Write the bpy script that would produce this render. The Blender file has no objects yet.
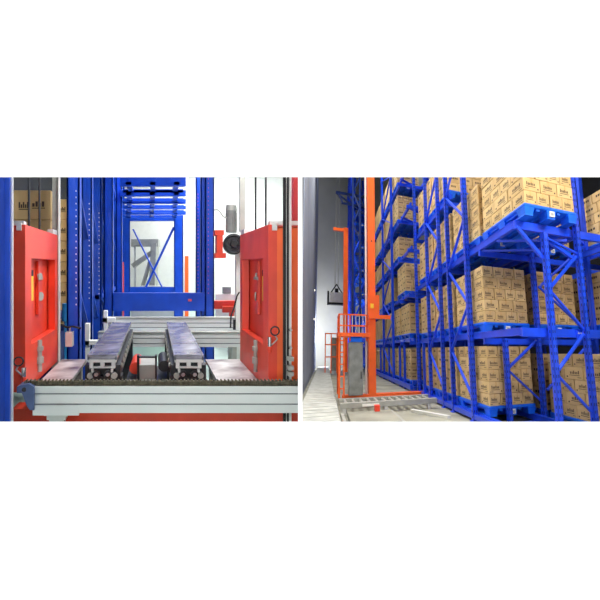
import bpy, math, random
from mathutils import Vector
random.seed(7)
C = bpy.context.scene.collection
F = 420.0; HZ = 267.0; CAMZ = 2.0; D = 2.2

# ------------------------------------------------------------------ materials
def mat(name, col, rough=0.5, metal=0.0, var=0.12, scale=8.0, bump=0.0, emit=None, spec=0.5, col2=None):
    m = bpy.data.materials.new(name); m.use_nodes = True
    nt = m.node_tree; b = nt.nodes['Principled BSDF']
    tc = nt.nodes.new('ShaderNodeTexCoord'); nz = nt.nodes.new('ShaderNodeTexNoise')
    nz.inputs['Scale'].default_value = scale; nz.inputs['Detail'].default_value = 3
    nt.links.new(tc.outputs['Object'], nz.inputs['Vector'])
    rp = nt.nodes.new('ShaderNodeValToRGB')
    c2 = col2 if col2 else tuple(c * (1 - var * 2) for c in col)
    c1 = tuple(min(1, c * (1 + var)) for c in col)
    rp.color_ramp.elements[0].position = .3; rp.color_ramp.elements[1].position = .7
    rp.color_ramp.elements[0].color = (*c2, 1); rp.color_ramp.elements[1].color = (*c1, 1)
    nt.links.new(nz.outputs['Fac'], rp.inputs['Fac']); nt.links.new(rp.outputs['Color'], b.inputs['Base Color'])
    b.inputs['Roughness'].default_value = rough; b.inputs['Metallic'].default_value = metal
    b.inputs['Specular IOR Level'].default_value = spec
    if bump:
        bp = nt.nodes.new('ShaderNodeBump'); bp.inputs['Strength'].default_value = bump; bp.inputs['Distance'].default_value = .01
        nt.links.new(nz.outputs['Fac'], bp.inputs['Height']); nt.links.new(bp.outputs['Normal'], b.inputs['Normal'])
    if emit:
        b.inputs['Emission Color'].default_value = (*emit[0], 1); b.inputs['Emission Strength'].default_value = emit[1]
    return m
M = {
 'white':   mat('border_white', (.93,.93,.93), .9, var=.01, scale=3),  # plain white of the added border and its ground
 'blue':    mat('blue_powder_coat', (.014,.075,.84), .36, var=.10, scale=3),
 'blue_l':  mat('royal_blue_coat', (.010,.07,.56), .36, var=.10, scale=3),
 'plastic': mat('blue_pallet_plastic', (.008,.15,.95), .42, var=.12, scale=5),
 'orange':  mat('orange_red_paint', (.92,.14,.025), .4, var=.05, scale=3),
 'red':     mat('red_paint', (.78,.06,.026), .42, var=.08, scale=3),
 'carton':  mat('kraft_cardboard', (.66,.46,.21), .85, var=.12, scale=2.2),
 'carton2': mat('kraft_cardboard_pale', (.72,.52,.25), .85, var=.10, scale=2.2),
 'tape':    mat('packing_tape', (.60,.36,.12), .35, var=.05),
 'ink':     mat('black_print', (.07,.045,.03), .8, var=.1),
 'alu':     mat('brushed_aluminium', (.80,.83,.84), .4, metal=.2, var=.02, scale=3),
 'alu_d':   mat('aluminium_groove', (.22,.24,.26), .5, metal=.4),
 'steel':   mat('galvanised_steel', (.40,.41,.38), .5, metal=.25, var=.08, scale=6),
 'steel_l': mat('light_steel', (.66,.67,.66), .45, metal=.15, var=.05, scale=5),
 'dark':    mat('dark_metal', (.03,.033,.038), .45, metal=.4),
 'chrome':  mat('chrome', (.75,.76,.78), .18, metal=.95, var=.03),
 'black':   mat('black_rubber', (.012,.012,.014), .7),
 'hole':    mat('punched_hole', (.004,.006,.03), .8),
 'pale':    mat('pale_marker_dot', (.75,.78,.9), .6),
 'reddot':  mat('red_marker_dot', (.75,.10,.15), .6),
 'cover':   mat('white_film', (.50,.52,.50), .6, var=.12, scale=5, bump=.5),
 'film':    mat('mauve_wrapped_plate', (.60,.58,.58), .3, var=.25, scale=3.5, bump=.5, col2=(.10,.05,.07)),
 'lilac':   mat('lilac_grey_cover', (.30,.30,.36), .22, metal=.2, var=.3, scale=5),
 'brush':   mat('brown_link_chain', (.11,.095,.06), .75, var=.3, scale=30, bump=.3),
 'bluegrey':mat('blue_grey_cast', (.07,.11,.24), .5),
 'slate':   mat('slate_wall_panel', (.26,.30,.38), .75, var=.06, scale=1),
 'endwall': mat('pale_wall_panel', (.42,.43,.41), .8, var=.05, scale=.7),
 'floor':   mat('grey_concrete', (.30,.30,.25), .6, var=.2, scale=1.6),
 'lfloor':  mat('green_grey_floor', (.50,.66,.58), .5, var=.08, scale=2),
 'offwhite':mat('off_white_paint', (.82,.83,.80), .7, var=.02),
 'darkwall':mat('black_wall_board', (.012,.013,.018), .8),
 'cabinet': mat('grey_enamel', (.24,.26,.25), .4, var=.12),
 'yellow':  mat('yellow_sticker', (.95,.60,.04), .5, var=.05),
 'bin':     mat('sky_blue_plastic', (.03,.30,.75), .4),
 'maroon':  mat('dark_red_paint', (.38,.02,.025), .45, var=.06),
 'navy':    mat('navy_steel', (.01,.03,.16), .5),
 'lamp':    mat('warm_lamp_glow', (1,.9,.7), .5, emit=((1,.95,.85),1.5)),
}

# ------------------------------------------------------------------ frames
class Hall:
    def __init__(s, O, U, V, W): s.O, s.U, s.V, s.W = O, U, V, W
    def __call__(s, u, v, w): return s.O + s.U*u + s.V*v + s.W*w
def ray(x, y): return Vector(((x-300)/F, 1, (HZ-y)/F))
CAM = Vector((0, 0, CAMZ))
VY = -2000.0
R = Hall(CAM + ray(524, 202)*5.2, ray(1270, 351).normalized(), ray(325, 351).normalized(), Vector(((355-300)/F, 1, (HZ-VY)/F)).normalized())
# left hall: u across, v = distance, w = height above the eye line
SL = -145/F
L = Hall(CAM.copy(), Vector((1,0,0)), Vector((SL,1,0)), Vector((0,0,1)))
def lu(px, Y): return (px-300)/F*Y - SL*Y       # across-coordinate of the line of sight px at distance Y
def lw(py, Y): return (HZ-py)/F*Y

# ------------------------------------------------------------------ mesh builder
class MB:
    def __init__(s, hall=None, clamp=None): s.v=[]; s.f=[]; s.m=[]; s.h=hall; s.clamp=clamp
    def face(s, pts, mi=0):
        n=len(s.v); s.v += pts; s.f.append(tuple(range(n,n+len(pts)))); s.m.append(mi)
    def hexa(s, c, mi=0):
        n=len(s.v); s.v += c
        for q in ((0,3,2,1),(4,5,6,7),(0,1,5,4),(1,2,6,5),(2,3,7,6),(3,0,4,7)):
            s.f.append(tuple(n+i for i in q)); s.m.append(mi)
        return s
    def box(s, u0,u1,v0,v1,w0,w1, mi=0, ch=0.0):
        h=s.h
        if ch<=0:
            return s.hexa([h(u0,v0,w0),h(u1,v0,w0),h(u1,v1,w0),h(u0,v1,w0),h(u0,v0,w1),h(u1,v0,w1),h(u1,v1,w1),h(u0,v1,w1)],mi)
        # chamfered vertical edges and top
        def ring(w,i):
            c=ch
            return [h(u0+c+i,v0+i,w),h(u1-c-i,v0+i,w),h(u1-i,v0+c+i,w),h(u1-i,v1-c-i,w),h(u1-c-i,v1-i,w),h(u0+c+i,v1-i,w),h(u0+i,v1-c-i,w),h(u0+i,v0+c+i,w)]
        rs=[ring(w0,ch),ring(w0+ch,0),ring(w1-ch,0),ring(w1,ch)]
        n=len(s.v)
        for r in rs: s.v+=r
        for k in range(3):
            for i in range(8):
                j=(i+1)%8; s.f.append((n+k*8+i,n+k*8+j,n+k*8+8+j,n+k*8+8+i)); s.m.append(mi)
        s.f.append(tuple(n+i for i in reversed(range(8)))); s.m.append(mi)
        s.f.append(tuple(n+24+i for i in range(8))); s.m.append(mi)
        return s
    def bar(s, p, q, a, b=None, mi=0):
        b=b or a; d=(q-p).normalized(); up=Vector((0,0,1)) if abs(d.z)<.9 else Vector((0,1,0))
        x=d.cross(up).normalized()*a/2; y=x.cross(d).normalized()*b/2
        return s.hexa([p-x-y,p+x-y,p+x+y,p-x+y,q-x-y,q+x-y,q+x+y,q-x+y],mi)
    def tube(s, p, q, r, r2=None, n=12, mi=0):
        r2=r if r2 is None else r2; d=(q-p).normalized(); up=Vector((0,0,1)) if abs(d.z)<.9 else Vector((0,1,0))
        x=d.cross(up).normalized(); y=x.cross(d).normalized(); k=len(s.v)
        for c,rr in ((p,r),(q,r2)):
            for i in range(n):
                a=2*math.pi*i/n; s.v.append(c+x*math.cos(a)*rr+y*math.sin(a)*rr)
        for i in range(n):
            j=(i+1)%n; s.f.append((k+i,k+j,k+n+j,k+n+i)); s.m.append(mi)
        s.f.append(tuple(k+i for i in reversed(range(n)))); s.m.append(mi); s.f.append(tuple(k+n+i for i in range(n))); s.m.append(mi)
        return s
    def path(s, pts, r, n=6, mi=0):
        for a,b in zip(pts[:-1],pts[1:]): s.tube(a,b,r,n=n,mi=mi)
        return s
    def ring(s, c, nrm, R_, r, n=20, m=8, mi=0):
        nrm=nrm.normalized(); x=nrm.orthogonal().normalized(); y=nrm.cross(x); k=len(s.v)
        for i in range(n):
            a=2*math.pi*i/n; o=x*math.cos(a)+y*math.sin(a)
            for j in range(m):
                b=2*math.pi*j/m; s.v.append(c+o*(R_+r*math.cos(b))+nrm*r*math.sin(b))
        for i in range(n):
            for j in range(m):
                i2=(i+1)%n; j2=(j+1)%m
                s.f.append((k+i*m+j,k+i2*m+j,k+i2*m+j2,k+i*m+j2)); s.m.append(mi)
        return s
    def build(s, name, mats, parent=None, origin=None, label=None):
        if not isinstance(mats,(list,tuple)): mats=[mats]
        vs=s.v
        if s.clamp=='L': vs=[Vector((min(p.x,-.012),p.y,p.z)) for p in vs]
        if s.clamp=='R': vs=[Vector((max(p.x,.014),p.y,p.z)) for p in vs]
        if parent is not None: o0=WL[parent.name]
        elif origin is not None: o0=origin
        else:
            o0=Vector((sum(p.x for p in vs)/len(vs), sum(p.y for p in vs)/len(vs), min(p.z for p in vs)))
        me=bpy.data.meshes.new(name); me.from_pydata([tuple(p-o0) for p in vs],[],s.f); me.update()
        for mt in mats: me.materials.append(M[mt])
        for pl,mi in zip(me.polygons,s.m): pl.material_index=mi
        import bmesh
        bm=bmesh.new(); bm.from_mesh(me); bmesh.ops.recalc_face_normals(bm,faces=bm.faces); bm.to_mesh(me); bm.free()
        o=bpy.data.objects.new(name,me); C.objects.link(o); WL[o.name]=o0.copy()
        if parent is not None: o.parent=parent; o.location=(0,0,0)
        else: o.location=o0
        if label: o['label']=label
        return o
WL={}
def tag(o, label, cat, group=None, kind=None):
    if label: o['label']=label
    if cat: o['category']=cat
    if group: o['group']=group
    if kind: o['kind']=kind
    return o
def thing(name, loc, label, cat, group=None):
    o=bpy.data.objects.new(name,None); C.objects.link(o); o.location=loc; o.empty_display_size=.1; WL[o.name]=loc.copy()
    return tag(o,label,cat,group)
def struct(o): o['kind']='structure'; return o
def dup(root, delta, label=None, group=None, deep=True):
    r=root.copy(); C.objects.link(r); r.location=root.location+delta; WL[r.name]=WL[root.name]+delta
    if label: r['label']=label
    if group: r['group']=group
    if deep:
        for ch in list(root.children):
            c=ch.copy(); C.objects.link(c); c.parent=r
            for g in ch.children:
                d=g.copy(); C.objects.link(d); d.parent=c
    return r
ORD=['first','second','third','fourth','fifth','sixth','seventh','eighth','ninth','tenth','eleventh','twelfth','thirteenth','fourteenth','fifteenth','sixteenth','seventeenth','eighteenth']

# ------------------------------------------------------------------ added white border with two splayed openings, no real wall
def xz(px,py,Y): return ((px-300)/F*Y, CAMZ+(HZ-py)/F*Y)
def make_border():
    mb=MB()
    xa,zt=xz(-15,177.2,D); xb,zb=xz(298.0,421.6,D); xc,_=xz(302.5,0,D); xd,_=xz(615,0,D)
    T=.12; s=.07; X=4.2; Z0=0; Z1=5.2
    def vx(x,y,z): return Vector((x,y,z))
    m=.0035
    def band(f0,b0): # f0: quad front (x0,x1,z0,z1); b0 back
        x0,x1,z0,z1=f0; a0,a1,c0,c1=b0
        mb.hexa([vx(x0,D,z0),vx(x1,D,z0),vx(a1,D+T,c0),vx(a0,D+T,c0),vx(x0,D,z1),vx(x1,D,z1),vx(a1,D+T,c1),vx(a0,D+T,c1)])
    band((-X,X,zt,Z1),(-X,X,zt+s,Z1))
    band((-X,X,Z0,zb),(-X,X,Z0,zb-s))
    band((-X,xa,zb,zt),(-X,xa-s,zb-s,zt+s))
    band((xd,X,zb,zt),(xd+s,X,zb-s,zt+s))
    band((xb,xc,zb,zt),(xb+m,xc-m,zb-s,zt+s))
    return struct(mb.build('white_border','white'))
make_border()
# added ground under the white border, out of view
g=MB(L); g.hexa([Vector(p) for p in ((-9,-6,-.1),(9,-6,-.1),(9,D+.1,-.1),(-9,D+.1,-.1),(-9,-6,0),(9,-6,0),(9,D+.1,0),(-9,D+.1,0))])
struct(g.build('floor_front','white'))
# dividing wall between the halls
p=MB()
def wbox(mb,x0,x1,y0,y1,z0,z1,mi=0):
    return mb.hexa([Vector(q) for q in ((x0,y0,z0),(x1,y0,z0),(x1,y1,z0),(x0,y1,z0),(x0,y0,z1),(x1,y0,z1),(x1,y1,z1),(x0,y1,z1))],mi)
wbox(p,-.008,.010,D+.12,34,-8,11)
struct(p.build('wall_divider','offwhite'))

# ------------------------------------------------------------------ LEFT HALL shell
ZF=CAMZ-1.62
a=MB(); wbox(a,-9,-.012,D+.125,15.6,ZF-.1,ZF); struct(a.build('floor_left','lfloor'))
a=MB(); wbox(a,-9,-.012,D+.125,15.6,5.3,5.4); struct(a.build('ceiling_left','offwhite'))
a=MB(); wbox(a,-9,-.012,15.6,15.7,ZF-.1,5.4); struct(a.build('wall_back_left','offwhite'))
a=MB(L); uL=-2.35
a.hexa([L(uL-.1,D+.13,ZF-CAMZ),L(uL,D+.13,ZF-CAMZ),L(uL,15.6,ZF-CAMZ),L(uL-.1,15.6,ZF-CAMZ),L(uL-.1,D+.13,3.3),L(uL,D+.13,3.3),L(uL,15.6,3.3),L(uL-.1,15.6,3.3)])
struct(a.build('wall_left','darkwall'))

# ------------------------------------------------------------------ cartons
def carton_mesh(hall, du, dv, dw, name, mats=('carton','tape','ink')):
    """unit carton with printed marks on the two sides that face the aisle"""
    mb=MB(hall); g=.006
    mb.box(g,du-g,g,dv-g,0,dw-.004,0,ch=.006)
    e=.0015
    # tape strip down the front and side
    mb.face([hall(du*.46,g-e,dw*.62),hall(du*.54,g-e,dw*.62),hall(du*.54,g-e,dw*.97),hall(du*.46,g-e,dw*.97)],1)
    def mark(fn,width):
        # logo bar, word line (letter-like strokes) and two small squares
        def q(a,b,c,d): mb.face([fn(a,c),fn(b,c),fn(b,d),fn(a,d)],2)
        x=width*.20; n=6; st=width*.085
        for i in range(n):
            hgt=.60 if i%3 else .68
            q(x+i*st,x+i*st+st*.62,dw*.42,dw*hgt)
        q(width*.18,width*.72,dw*.30,dw*.345)
        q(width*.80,width*.88,dw*.14,dw*.26); q(width*.10,width*.3,dw*.14,dw*.18)
    mark(lambda a,c:hall(a,g-e,c),du)
    mark(lambda a,c:hall(g-e,a,c),dv)
    return mb
def new_carton(hall,du,dv,dw,pos,label,group,mats=('carton','tape','ink')):
    mb=carton_mesh(hall,du,dv,dw,'c'); o0=hall(0,0,0)
    o=mb.build('carton',list(mats),origin=o0); o.location=hall(*pos); WL[o.name]=hall(*pos)
    return tag(o,label,'box',group)

PU,PV,PH=1.0,1.42,.15      # pallet size
NR,RH=5,.178
protoA={}
def place_carton(kind,sz,pos,label,group):
    if kind not in protoA:
        protoA[kind]=new_carton(R,*sz,pos,label,group,('carton','tape','ink') if kind[1]==0 else ('carton2','tape','ink')); return
    s=protoA[kind]; o=s.copy(); C.objects.link(o); o.location=R(*pos); o['label']=label; o['group']=group; return o
rest=MB(R)     # all the farther cartons
def rest_stack(u,v,w,nr=NR,detail=True,lanes_side=True):
    for r in range(nr):
        nu,nv=(4,4) if r%2==0 else (3,3)
        du,dv=(PU-.04)/nu,(PV-.04)/nv
        for i in range(nu):
            for j in range(nv):
                if i>0 and j>0: continue
                a=u+.02+i*du; b=v+.02+j*dv; c=w+r*RH; g=.008
                rest.box(a+g,a+du-g,b+g,b+dv-g,c,c+RH-.008,random.choice((0,1)))
                if detail:
                    if j==0:
                        for q in range(4): rest.face([R(a+du*(.22+.14*q),b+g-.002,c+RH*.42),R(a+du*(.31+.14*q),b+g-.002,c+RH*.42),R(a+du*(.31+.14*q),b+g-.002,c+RH*.64),R(a+du*(.22+.14*q),b+g-.002,c+RH*.64)],2)
                    if i==0:
                        for q in range(3): rest.face([R(a+g-.002,b+dv*(.25+.16*q),c+RH*.42),R(a+g-.002,b+dv*(.36+.16*q),c+RH*.42),R(a+g-.002,b+dv*(.36+.16*q),c+RH*.64),R(a+g-.002,b+dv*(.25+.16*q),c+RH*.64)],2)
def core(u,v,w,nr=NR):
    rest.box(u+.02+.36,u+PU-.03,v+.02+.47,v+PV-.03,w,w+nr*RH-.01,0)
def stack(u,v,w,desc,group,nr=NR):
    for r in range(nr):
        nu,nv=(4,4) if r%2==0 else (3,3)
        du,dv=(PU-.04)/nu,(PV-.04)/nv
        for i in range(nu):
            for j in range(nv):
                if i>0 and j>0: continue
                if j==0 and i==0: where='corner carton'
                elif j==0: where=ORD[i]+' front carton'
                else: where=ORD[j]+' side carton'
                lab='%s, %s row, %s'%(where,['bottom','second','middle','fourth','fifth'][r],desc)
                jx=random.uniform(-.006,.002); jy=random.uniform(-.010,.002)
                place_carton((nu,random.choice((0,1))),(du,dv,RH),(u+.02+i*du+jx*(i>=0),v+.02+j*dv+jy,w+r*RH),lab,group)
    core(u,v,w,nr)

# ------------------------------------------------------------------ pallets
pal_proto=None
def make_pallet(u,v,w,label,group,tagged=True):
    global pal_proto
    if pal_proto is None:
        t=thing('pallet',R(0,0,0),label,'pallet',group)
        m=MB(R); m.box(0,PU,0,PV,-.045,0,0,ch=.012)
        for q in range(5): m.box(.04+q*.195,.10+q*.195,.03,PV-.03,-.075,-.045)
        m.build('deck','plastic',t)
        for i,uu in enumerate((0,.41,.82)):
            for j,vv in enumerate((0,.60,1.20)):
                f=MB(R); a,b=uu,uu+.18; c,d=vv,vv+.22; s=.025
                f.hexa([R(a+s,c+s,-PH),R(b-s,c+s,-PH),R(b-s,d-s,-PH),R(a+s,d-s,-PH),R(a,c,-.045),R(b,c,-.045),R(b,d,-.045),R(a,d,-.045)])
                f.build('foot','plastic',t)
        for uu in (.02,.43,.84):
            s_=MB(R); s_.box(uu,uu+.14,.02,PV-.02,-PH-.001,-PH+.018); s_.build('runner','plastic',t)
        pl=MB(R); pl.box(.455,.545,-.006,.02,-.125,-.055)
        pl.face([R(.47,-.0075,-.115),R(.475,-.0075,-.115),R(.475,-.0075,-.07),R(.47,-.0075,-.07)],1)
        for q in range(3):
            pl.face([R(.484+q*.018,-.0075,-.112),R(.494+q*.018,-.0075,-.112),R(.494+q*.018,-.0075,-.075),R(.484+q*.018,-.0075,-.075)],1)
        pl.build('label_plate',['offwhite','bluegrey'],t,label='white plate with a dark printed number')
        pal_proto=t; t.location=R(u,v,w); return t
    o=pal_proto
    r=o.copy(); C.objects.link(r); r.location=R(u,v,w); r['label']=label; r['group']=group
    for ch in o.children:
        c=ch.copy(); C.objects.link(c); c.parent=r
    return r

LEV={'top':1.37,'upper':0.0,'middle':-1.37,'bottom':-2.62}
KP=[-1.53,0,1.53,3.03,4.48]   # v of k=-1..3
LANES={'aisle-side':0.0,'inner':1.22,'innermost':2.44}
gp='blue pallets in the near rack'; gc='brown cartons stacked in the near rack'
individual={('aisle-side','upper',0),('aisle-side','upper',1),('aisle-side','upper',2),('aisle-side','middle',1),('aisle-side','middle',2),
            ('inner','middle',1),('inner','bottom',0),('inner','bottom',-1),('aisle-side','bottom',1)}
occ=[]
for k in (0,1,2,3): occ.append(('aisle-side','upper',k))
for k in (2,3): occ.append(('aisle-side','top',k))
for k in (1,2,3): occ.append(('aisle-side','middle',k))
for k in (1,2,3): occ.append(('aisle-side','bottom',k))
for k in (1,2): occ.append(('inner','upper',k))
for k in (1,2): occ.append(('inner','middle',k))
for k in (-1,0,1): occ.append(('inner','bottom',k))
for k in (-1,0): occ.append(('innermost','upper',k))
for k in (0,1): occ.append(('innermost','middle',k))
for k in (0,): occ.append(('innermost','bottom',k))
for ln,lv,k in occ:
    u=LANES[ln]; v=KP[k+1]; w=LEV[lv] if not (ln!='aisle-side' and lv=='bottom') else -2.74
    ks=[q for (a_,b_,q) in occ if a_==ln and b_==lv]; n=sorted(ks).index(k)
    pos='nearest' if n==0 else ORD[n]+'-nearest'
    make_pallet(u,v,w,'blue plastic pallet, %s of the %s shelf, %s lane, carrying brown cartons'%(pos,lv,ln),gp)
    desc='%s pallet, %s shelf, %s lane of the near rack'%(pos,lv,ln)
    if (ln,lv,k) in individual: stack(u,v,w,desc,gc)
    else: rest_stack(u,v,w); core(u,v,w)

# ------------------------------------------------------------------ near rack
def post(t,u,v,w0,w1,s=.085,dots=True,m='blue',side=1):
    mb=MB(R); th=.014
    mb.box(u,u+s,v,v+th,w0,w1); mb.box(u,u+th,v,v+s,w0,w1); mb.box(u+s-th,u+s,v,v+s,w0,w1)
    if dots:
        n=int((w1-w0)/.09)
        for i in range(n):
            c=w0+.05+i*.09
            for q in (.22,.66): mb.face([R(u+s*q,v-.0015,c),R(u+s*(q+.13),v-.0015,c),R(u+s*(q+.13),v-.0015,c+.035),R(u+s*q,v-.0015,c+.035)],1)
            mb.face([R(u-.0015,v+s*.35,c),R(u-.0015,v+s*.55,c),R(u-.0015,v+s*.55,c+.035),R(u-.0015,v+s*.35,c+.035)],1)
    return mb.build('post',[m,'hole'],t)
def foot_plate(t,u,v,w): MB(R).box(u-.03,u+.115,v-.03,v+.115,w,w+.012).build('base_plate','blue',t)
WF=-2.90
def zig(t,a,b,w0,w1,step,th=.038,start=0):
    """zigzag braces between two post lines; a,b functions of w"""
    w=w0; i=start
    while w<w1-.02:
        w2=min(w+step,w1)
        p_,q_=(a(w),b(w2)) if i%2==0 else (b(w),a(w2))
        MB().bar(p_,q_,th,th*.6).build('brace','blue',t)
        w=w2; i+=1
rk=thing('storage_rack',R(0.5,2.5,WF),'near blue pallet rack on the right, its shelves loaded with brown cartons','rack','blue pallet racks')
TOPW=3.2
# frames across the lane
for (ua,ub,v,w1) in ((.40,1.06,.12,-.30),(.30,1.04,1.36,-1.62)):
    post(rk,ua,v,WF,w1); post(rk,ub,v,WF,TOPW if v<1 else -.2)
    foot_plate(rk,ua,v,WF); foot_plate(rk,ub,v,WF)
    zig(rk,lambda w,ua=ua,v=v:R(ua+.05,v+.05,w),lambda w,ub=ub,v=v:R(ub+.04,v+.05,w),-2.6,min(w1,-.35),.52,start=1)
for (u,v,w1) in ((1.08,2.9,-.2),(1.08,4.4,1.2),(2.30,1.2,TOPW),(2.3,2.9,TOPW),(2.30,.1,TOPW),(3.5,1.2,TOPW),(1.08,6.0,1.2)):
    post(rk,u,v,WF,w1,dots=False)
zig(rk,lambda w:R(.26,2.985,w),lambda w:R(.84,2.985,w),-2.6,-1.7,.45,th=.03)
zig(rk,lambda w:R(1.12,1.3,w),lambda w:R(2.32,1.24,w),-2.4,2.0,.8)
# frames standing on the aisle face, seen in front of the pallets
AF=-.115
for (va,vb) in ((1.98,3.04),(3.66,4.72)):
    post(rk,AF,va,WF,TOPW,s=.095 if va<2 else .085); post(rk,AF,vb,WF,TOPW)
    foot_plate(rk,AF,va,WF); foot_plate(rk,AF,vb,WF)
    zig(rk,lambda w,va=va:R(AF+.04,va+.05,w),lambda w,vb=vb:R(AF+.04,vb+.05,w),-2.55,3.0,.75,th=.042)
post(rk,AF,5.95,WF,TOPW); foot_plate(rk,AF,5.95,WF)
# support rails along the lanes, cross beams and arms
for lv,w in LEV.items():
    for ln,u in LANES.items():
        if lv=='top' and ln!='aisle-side': continue
        v0=.31
        if lv=='top': v0=2.9
        if ln!='aisle-side' and lv=='bottom': continue
        if ln=='innermost' and lv=='upper': v0=-1.45
        for uu in (u-.03,u+.94):
            m=MB(R); m.box(uu,uu+.06,v0,6.0,w-PH-.10,w-PH-.004); m.box(uu-.01,uu+.08,v0,6.0,w-PH-.012,w-PH-.003); m.build('rail','blue',rk)
    vs=[.24,1.5,3.05,4.6,5.95] if lv!='top' else [3.05,4.6,5.95]
    for v in vs:
        m=MB(R); u1=3.6 if lv!='top' else 1.1
        m.box(-.03,u1,v,v+.06,w-PH-(.115 if v<.3 else .19),w-PH-(.008 if v<.3 else .10)); m.build('beam','blue',rk)
for u_ in (AF+.01,.97):
    MB(R).box(u_,u_+.06,.3,6.0,-2.86,-2.78).build('floor_rail','blue',rk)
for (u_,v_) in ((.22,2.956),(.80,2.956),(AF,5.3),(.3,6.0),(.75,6.0)):
    post(rk,u_,v_,WF,-1.62,s=.07,dots=False)
for v_ in (.5,2.2,3.4,4.4):
    MB(R).box(AF+.07,.97,v_,v_+.06,-2.86,-2.79).build('floor_beam','blue',rk)
# short diagonal ties under the upper overhanging pallet and at the arms
for a_,b_ in (((.0,.25,-.24),(.40,.2,-.62)),((.5,.22,-.36),(1.06,.2,-.60)),((0,.9,-.26),(1.0,.3,-.30)),((.02,1.5,-.26),(.95,.9,-.30))):
    MB().bar(R(*a_),R(*b_),.05,.035).build('tie','blue',rk)
# bolted splice on the middle beam
m=MB(R)
for q in range(4): m.tube(R(1.0+q*.05,.215,-1.58),R(1.0+q*.05,.24,-1.58),.009,n=8)
m.build('bolt','steel_l',rk)
MB(R).box(.96,1.22,.222,.245,-1.66,-1.54).build('splice_plate','blue',rk)

# ------------------------------------------------------------------ middle rack (beyond the gap)
rb=thing('storage_rack',R(.5,10,WF),'middle blue pallet rack beyond the gap, behind the thick orange mast','rack','blue pallet racks')
BL=[-2.62+1.32*i for i in range(6)]
bn=['bottom','second','third','fourth','fifth','sixth']
gpB='blue pallets in the middle rack'
for i,w in enumerate(BL):
    vs=[9.0,10.6,12.2,13.8,15.4]
    if i in (0,1): vs=[7.35]+vs
    if i==2: vs=[7.9]+vs[1:]
    for j,v in enumerate(vs):
        make_pallet(0,v,w,'blue pallet on the %s level of the middle rack, %s'%(bn[i],['nearest the gap','second from the gap','third from the gap','fourth from the gap','fifth from the gap','sixth from the gap'][j]),gpB)
        rest_stack(0,v,w,nr=4 if i==3 else 5,detail=v<9.5)
        core(0,v,w,4 if i==3 else 5)
    for u in (.02,.92): MB(R).box(u,u+.06,6.9,17.2,w-PH-.09,w-PH-.004).build('rail','blue',rb)
    for v in (6.9,8.4,10.4,12.0,13.7,15.3,17.0): MB(R).box(-.1,2.2,v,v+.07,w-PH-.19,w-PH-.09).build('beam','blue',rb)
    # open arm platform in front of the loads
    for v in (7.2,8.2):
        MB().bar(R(0,v,w-.2),R(1.1,v+.7,w-.2),.06,.06).build('tie','blue',rb)
for (u,v) in ((-.12,9.9),(-.12,12.3),(1.1,7.0),(1.1,8.5),(1.1,10.2),(2.1,7.2),(2.1,8.8),(-.12,17.2)):
    post(rb,u,v,WF,5.6,s=.10,dots=False)
for (va,vb) in ((9.9,12.3),):
    zig(rb,lambda w,va=va:R(-.08,va+.05,w),lambda w,vb=vb:R(-.08,vb+.05,w),-2.6,5.4,.9,th=.05)
for (u,v) in ((.2,6.95),(.6,7.0),(-.1,7.9),(-.1,8.7),(-.1,11.0),(-.1,13.4)):
    post(rb,u,v,WF,-1.66,s=.08,dots=False)
MB(R).box(-.13,-.05,6.9,17.2,-2.84,-2.72).build('floor_rail','blue',rb)
MB(R).box(-.05,1.1,6.85,6.93,-2.70,-2.60).build('beam','blue',rb)
zig(rb,lambda w:R(1.14,7.05,w),lambda w:R(1.14,8.55,w),-2.6,5.4,1.1,th=.05)
# ------------------------------------------------------------------ far rack
rc=thing('storage_rack',R(.5,19,WF),'far blue pallet rack at the end of the aisle, seen between the two masts','rack','blue pallet racks')
gpC='blue pallets in the far rack'
for i in range(10):
    w=-2.62+1.32*i
    for u in (-.97,-.03): MB(R).box(u,u+.08,17.9,25.5,w-PH-.14,w-PH-.004).build('rail','blue',rc)
    if i<8:
        for j,v in enumerate((18.3,20.6,22.9)):
            make_pallet(-.95,v,w,'empty blue pallet, %s level of the far rack, %s from its near end'%((bn+['seventh','eighth'])[i],ORD[j]),gpC)
for v in (17.9,19.4,20.7,22.2,23.6,25.2):
    post(rc,-1.07,v,WF,10.2,s=.12,dots=False); post(rc,.05,v,WF,10.2,s=.12,dots=False)
for i,v in enumerate((17.9,20.7,23.6)):
    vb=(19.4,22.2,25.2)[i]
    zig(rc,lambda w,v=v:R(-1.03,v+.05,w),lambda w,vb=vb:R(-1.03,vb+.05,w),-2.6,9.8,1.3,th=.07)
o=rest.build('carton_stacks',['carton','carton2','ink'])
tag(o,'brown printed cartons filling the farther and inner pallets of the blue racks','boxes',kind='stuff')

# ------------------------------------------------------------------ right hall shell
def rquad(name,pts,th,m,clamp='R'):
    mb=MB(R,clamp); mb.hexa(pts+[p_+th for p_ in pts]); return struct(mb.build(name,m))
VE=26.5; UW=-3.42
wf=-2.90
Nn=R.U.cross(R.V).normalized(); Pf=R(0,0,wf)
def fz(x,y): return Pf.z-(Nn.x*(x-Pf.x)+Nn.y*(y-Pf.y))/Nn.z
fc=((.014,D+.125),(13,D+.125),(13,33),(.014,33))
mb=MB(R); mb.hexa([Vector((x,y,fz(x,y)-.15)) for x,y in fc]+[Vector((x,y,fz(x,y))) for x,y in fc])
struct(mb.build('floor_right','floor'))
mb=MB(R,'R'); mb.box(-9,14,VE,VE+.15,wf,14); struct(mb.build('wall_back_right','endwall'))
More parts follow.
